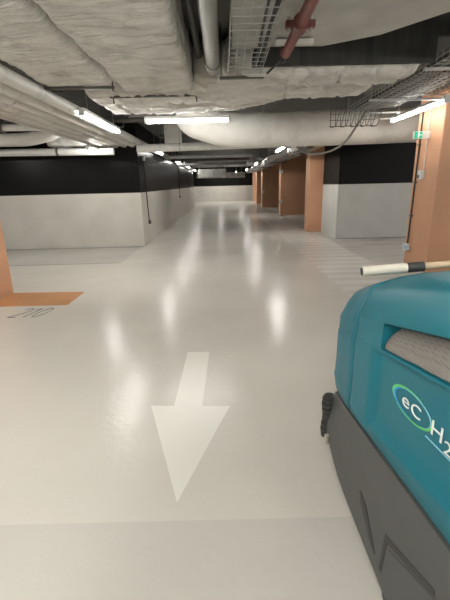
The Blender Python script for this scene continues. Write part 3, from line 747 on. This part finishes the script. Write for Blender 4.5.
# raised hatch panel and slot on the skirt
def on_skirt(y, z, off=0):
    c = skirtc(y)
    for (x0, z0), (x1, z1) in zip(c, c[1:]):
        if z0 <= z <= z1: return x0+(x1-x0)*(z-z0)/(z1-z0)-off
    return .6-off
bm = bmesh.new()
def skirt_poly(pts, o1, o2):
    a = [bm.verts.new((on_skirt(y, z, o1), y, z)) for y, z in pts]; b = [bm.verts.new((on_skirt(y, z, o2), y, z)) for y, z in pts]
    bm.faces.new(a); bm.faces.new(b[::-1]); n = len(pts)
    for i in range(n): bm.faces.new((a[i], b[i], b[(i+1) % n], a[(i+1) % n]))
skirt_poly([(.5, .16), (1.12, .15), (1.14, .26), (.86, .40), (.5, .43)], .006, -.02)
obj('access_hatch', bm, GREYPL, t, bevel=.004)
bm = bmesh.new(); skirt_poly([(1.155, .12), (1.175, .12), (1.175, .29), (1.15, .29)], .002, -.01); skirt_poly([(1.15, .27), (1.165, .29), (.86, .425), (.85, .41)], .002, -.01)
obj('hatch_gap', bm, RUBBER, t)
bm = bmesh.new(); skirt_poly([(1.22, .135), (1.27, .135), (1.42, .205), (1.44, .25), (1.36, .235)], .003, -.02)
obj('side_slot', bm, RUBBER, t)
# rubber corner bumper at the front
bm = bmesh.new()
for k in range(8):
    z = .10+.034*k
    tube(bm, [(.615, 2.06, z), (.615, 2.06, z+.022)], .042+.004*math.sin(k*1.3), 18); tube(bm, [(.615, 2.06, z+.02), (.615, 2.06, z+.036)], .034, 18)
obj('corner_roller', bm, RUBBER, t, smooth='auto')
bm = bmesh.new(); box(bm, .62, 1.5, 2.02, 2.08, .15, .38); obj('front_bumper', bm, GREYPL, t, bevel=.02)
bm = bmesh.new(); tube(bm, [(.580, 1.96, .12), (.580, 1.96, .17)], .014, 12); obj('marker_cap', bm, PALE, t, smooth='auto')
# squeegee skirt, wheels
bm = bmesh.new(); box(bm, .63, 1.49, .3, 1.95, .07, .13); obj('brush_deck', bm, RUBBER, t, bevel=.01)
for x, y, r in ((.70, .45, .13), (1.40, .45, .13), (1.05, 1.78, .12)):
    bm = bmesh.new(); tube(bm, [(x-.04, y, r), (x+.04, y, r)], r, 28); w = obj('wheel', bm, RUBBER, t, smooth='auto')
    bm = bmesh.new(); tube(bm, [(x-.045, y, r), (x+.045, y, r)], r*.55, 20); obj('hub', bm, PALE, w, smooth='auto')
bm = bmesh.new(); tube(bm, [(.60, 1.125, .03), (.65, 1.125, .03)], .03, 16); w = obj('guide_roller', bm, PALE, t, smooth='auto')
bm = bmesh.new(); tube(bm, [(.595, 1.125, .03), (.60, 1.125, .03)], .015, 12); obj('roller_axle', bm, RUBBER, w)

# logo on the side panel: y runs away from the camera, text reads from far to near
XP = .651
def plane_pt(a, b, off=0):
    """a: distance along the panel from the ring centre towards the viewer, b: up"""
    y = 1.205-a; return Vector((XP-.001-off, y, .832+b+.20*a*.55))
def crescent(n, a0, a1, R, w, cxy, m, nm, off):
    bm = bmesh.new(); A = []; B = []
    for k in range(n+1):
        th = math.radians(a0+(a1-a0)*k/n); ww = w*math.sin(PI*k/n)**.6 + .001
        r0, r1 = R-ww/2, R+ww/2
        A.append((plane_pt(cxy[0]+r0*math.cos(th), cxy[1]+r0*.36*math.sin(th), off), plane_pt(cxy[0]+r0*math.cos(th), cxy[1]+r0*.36*math.sin(th), off+.0012)))
        B.append((plane_pt(cxy[0]+r1*math.cos(th), cxy[1]+r1*.36*math.sin(th), off), plane_pt(cxy[0]+r1*math.cos(th), cxy[1]+r1*.36*math.sin(th), off+.0012)))
    va = [(bm.verts.new(p), bm.verts.new(q)) for p, q in A]; vb = [(bm.verts.new(p), bm.verts.new(q)) for p, q in B]
    for i in range(n):
        bm.faces.new((va[i][1], va[i+1][1], vb[i+1][1], vb[i][1])); bm.faces.new((va[i][0], vb[i][0], vb[i+1][0], va[i+1][0]))
        bm.faces.new((va[i][0], va[i+1][0], va[i+1][1], va[i][1])); bm.faces.new((vb[i][0], vb[i][1], vb[i+1][1], vb[i+1][0]))
    bm.faces.new((va[0][0], va[0][1], vb[0][1], vb[0][0])); bm.faces.new((va[n][0], vb[n][0], vb[n][1], va[n][1]))
    o = obj(nm, bm, m, t); return o
logo = crescent(40, 60, 215, .142, .022, (0, .0), GREEN, 'logo_arc', 0)
crescent(40, 120, 275, .128, .018, (0, 0), BLUE, 'logo_arc', .0006)
crescent(40, -60, 120, .137, .010, (0, 0), LBLUE, 'logo_arc', .0012)
crescent(40, -140, 20, .143, .014, (0, 0), GREEN, 'logo_arc', .0018)
def put_text(s, size, a, b, nm, sx=1):
    bm = text_bm(s, size, .0008)
    for v_ in bm.verts:
        x, y_, z_ = v_.co; v_.co = plane_pt(a+x*sx, b+y_, .003+z_)
    return obj(nm, bm, LETTER, t)
put_text('e', .074, -.066, -.020, 'logo_letters', 1.75)
put_text('C', .066, .002, -.022, 'logo_letters', 1.6)
put_text('H', .075, .135, -.026, 'logo_letters', 1.4)
put_text('2', .062, .215, -.045, 'logo_letters', 1.4)
put_text('O', .075, .27, -.026, 'logo_letters', 1.4)
bm = bmesh.new(); tube(bm, [plane_pt(.115, -.052, .002), plane_pt(.36, -.052, .002)], .0022, 5); obj('logo_underline', bm, LBLUE, t)

# pole lying on top of the machine
t = empty('broom_pole', (.9, 1.83, 1.2), 'pole with white end, black grip and pale wood shaft lying on the scrubber', 'pole')
pa, pb = Vector((.655, 1.80, 1.188)), Vector((1.5, 1.71, 1.262))
def pp(k): return pa.lerp(pb, k)
for nm, a, b, r, m in (('white_sleeve', 0, .235, .024, CREAM), ('grip', .235, .325, .023, RUBBER), ('wooden_shaft', .325, 1, .017, WOOD)):
    bm = bmesh.new(); tube(bm, [pp(a), pp(b)], r, 18); obj(nm, bm, m, t, smooth='auto')
bm = bmesh.new(); tube(bm, [pp(-.006), pp(0)], .019, 18); obj('end_plug', bm, RUBBER, t)

# ------------------------------------------------------------------ camera, world
cam = bpy.data.cameras.new('camera'); co = bpy.data.objects.new('camera', cam); C.objects.link(co)
cam.sensor_fit = 'VERTICAL'; cam.sensor_height = 36; cam.lens = 36*388/600; cam.clip_start = .02
p, r = math.radians(16.6), math.radians(1.4)
F = Vector((0, math.cos(p), -math.sin(p))); Rv = F.cross(Vector((0, 0, 1))).normalized(); U = Rv.cross(F)
R2 = Rv*math.cos(r)-U*math.sin(r); U2 = U*math.cos(r)+Rv*math.sin(r)
M = Matrix((R2, U2, -F)).transposed().to_4x4(); M.translation = (0, 0, 1.6)
co.matrix_world = M; S.camera = co
w = bpy.data.worlds.new('world'); S.world = w; w.use_nodes = True
w.node_tree.nodes['Background'].inputs[0].default_value = (.8, .85, .9, 1); w.node_tree.nodes['Background'].inputs[1].default_value = .02
S.view_settings.view_transform = 'Standard'; S.view_settings.look = 'None'; S.view_settings.gamma = 1
S.view_settings.exposure = 0.5
S.cycles.max_bounces = 8; S.cycles.diffuse_bounces = 6; S.cycles.glossy_bounces = 3; S.cycles.sample_clamp_indirect = 8
